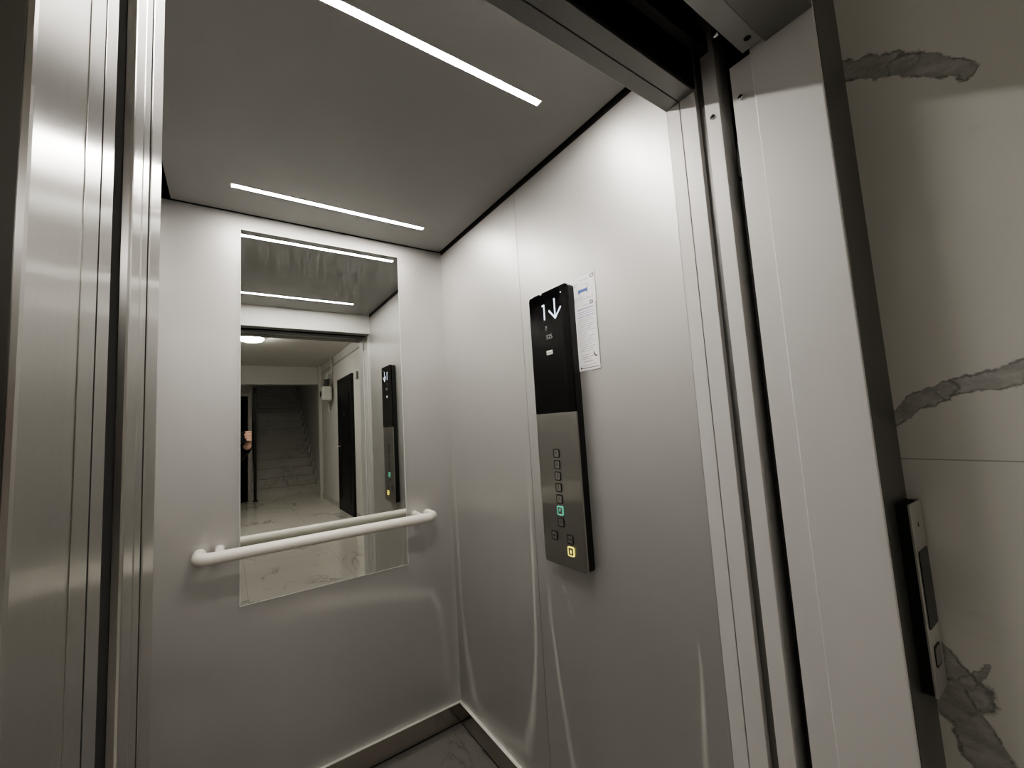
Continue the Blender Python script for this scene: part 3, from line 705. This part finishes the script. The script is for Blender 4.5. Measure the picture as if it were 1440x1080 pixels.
# right hand closed round the end of the phone
us = (.060, .040, .020, .001)
for i, u in enumerate(us):
    k = Q(.168 + (.002, .004, .003, 0)[i], u - .002, -.008 - (.0, .0, .001, .003)[i])
    cap(bm, [(wrR, .016), (Q(.179, u * .6 - .004, -.031), .0145), (k, .0105)], 10)
    tip = (.127, .120, .124, .134)[i]
    cap(bm, [(k, .0105), (Q(.163, u, .0115), .0092), (Q(tip + .012, u, .0090), .0086), (Q(tip, u, .0078), .0076)], 10)
cap(bm, [(wrR, .018), (Q(.177, -.014, -.045), .015), (Q(.158, .004, -.031), .0115), (Q(.136, .014, -.0205), .0098), (Q(.118, .020, -.0188), .0088)], 10)
# left hand hanging relaxed
d = (wrL - elL).normalized()
pl_ = wrL + d * .085
for i in range(4):
    o_ = F_ * (.030 - .020 * i)
    k = pl_ + o_ + d * (.0, .006, .003, -.006)[i]
    cap(bm, [(wrL, .017), (k, .0105)], 10)
    ln = (.040, .045, .042, .032)[i]
    cap(bm, [(k, .010), (k + d * ln + R_ * .006, .0088), (k + d * (ln * 1.55) + R_ * .022, .0080), (k + d * (ln * 1.9) + R_ * .036, .007)], 10)
cap(bm, [(wrL + d * .015 + F_ * .012, .015), (wrL + d * .045 + F_ * .036, .012), (wrL + d * .075 + F_ * .048 + R_ * .008, .0095), (wrL + d * .100 + F_ * .050 + R_ * .014, .008)], 10)
# head
ell(bm, (0, -.012, .115), (.074, .094, .092), HM); ell(bm, (0, .018, .055), (.060, .066, .070), HM); ell(bm, (0, .050, .012), (.030, .026, .022), HM)
ell(bm, (0, .078, .098), (.052, .016, .012), HM)
cap(bm, [(HM @ Vector((0, .086, .088)), .008), (HM @ Vector((0, .106, .055)), .0115), (HM @ Vector((0, .090, .048)), .010)])
for s in (-1, 1):
    ell(bm, (s * .012, .092, .050), (.009, .010, .008), HM)
    ell(bm, (s * .038, .064, .052), (.022, .018, .020), HM)
    ell(bm, (s * .076, -.008, .072), (.010, .020, .032), HM)
ell(bm, (0, .080, .027), (.021, .007, .0045), HM); ell(bm, (0, .079, .018), (.018, .007, .005), HM)
cap(bm, [(P(0, .0, 1.50), .05), (HM @ Vector((0, -.01, .05)), .055)])
person = remesh('person', bm, .0048, 'skin', None, 3, (BASE.x, BASE.y, 0))
tag(person, 'person in black coat and dark trousers holding up a phone outside the lift', 'person')
for s in (-1, 1):
    bm = bmesh.new(); ell(bm, (s * .032, .0745, .081), (.0125, .0110, .0062), HM); e = obj('eye', bm, 'eye', person, True)
    bm = bmesh.new(); ell(bm, (s * .032, .0838, .0805), (.0052, .0028, .0052), HM); obj('iris', bm, 'iris', e, True)
    bm = bmesh.new(); cap(bm, [(HM @ Vector((s * .018, .092, .103)), .003), (HM @ Vector((s * .034, .090, .107)), .0035), (HM @ Vector((s * .050, .078, .101)), .0025)], 8); obj('eyebrow', bm, 'hair', person, True)
bm = bmesh.new(); ell(bm, (0, -.020, .128), (.083, .100, .092), HM); ell(bm, (0, -.045, .075), (.078, .066, .080), HM); ell(bm, (0, .045, .178), (.062, .045, .026), HM)
hair = remesh('hair', bm, .006, 'hair', person, 3)
# clothing
bm = bmesh.new()
loft(bm, [(.76, .192, .142, 0), (.80, .194, .143, 0), (.90, .190, .138, 0), (.98, .182, .132, 0), (1.08, .170, .124, .002), (1.18, .174, .126, .004), (1.28, .184, .130, .004), (1.36, .188, .116, -.002), (1.42, .170, .092, -.008), (1.455, .11, .074, -.010)], BM4)
cap(bm, [(P(0, -.012, 1.42), .076), (P(0, -.002, 1.475), .070)])
cu = wrR + (elR - wrR).normalized() * .035; cl = wrL + (elL - wrL).normalized() * .035
cap(bm, [(P(.15, -.005, 1.39), .070), (shR - Vector((0, 0, .008)), .072), (elR, .056), (cu, .042)]); cap(bm, [(P(-.15, -.005, 1.39), .070), (shL - Vector((0, 0, .008)), .072), (elL, .056), (cl, .042)])
remesh('coat', bm, .009, 'coat', person, 3)
bm = bmesh.new()
for s in (-1, 1): cap(bm, [(P(s * .09, 0, .88), .096), (P(s * .10, .015, .50), .074), (P(s * .10, -.002, .36), .070), (P(s * .105, -.015, .085), .056)])
remesh('trousers', bm, .009, 'trouser', person, 3)
for s in (-1, 1):
    bm = bmesh.new(); cap(bm, [(P(s * .105, -.055, .048), .046), (P(s * .115, .06, .046), .045), (P(s * .122, .14, .038), .037)])
    for v in bm.verts: v.co.z = max(v.co.z, .001)
    remesh('shoe', bm, .007, 'shoe', person, 2)


# ------------------------------------------------------------------ render look
up_l = bpy.data.lights.new('stair_fill_light', 'AREA'); up_l.energy = 1.3; up_l.size = .5; up_l.color = (1, .96, .9)  # added fill with no visible source, lifts the dark stair risers
up_o = bpy.data.objects.new('stair_fill_light', up_l); C.objects.link(up_o); up_o.location = (.2, -9.0, 4.6); up_o.rotation_euler = (math.radians(-35), 0, 0)
sc = bpy.context.scene
w = bpy.data.worlds.new('world'); sc.world = w; w.use_nodes = True
w.node_tree.nodes['Background'].inputs[0].default_value = (.01, .01, .01, 1); w.node_tree.nodes['Background'].inputs[1].default_value = .2
sc.view_settings.view_transform = 'AgX'
sc.view_settings.look = 'AgX - Medium High Contrast'
sc.view_settings.exposure = 1.1
sc.cycles.max_bounces = 16; sc.cycles.glossy_bounces = 10; sc.cycles.diffuse_bounces = 8
sc.cycles.sample_clamp_indirect = 6
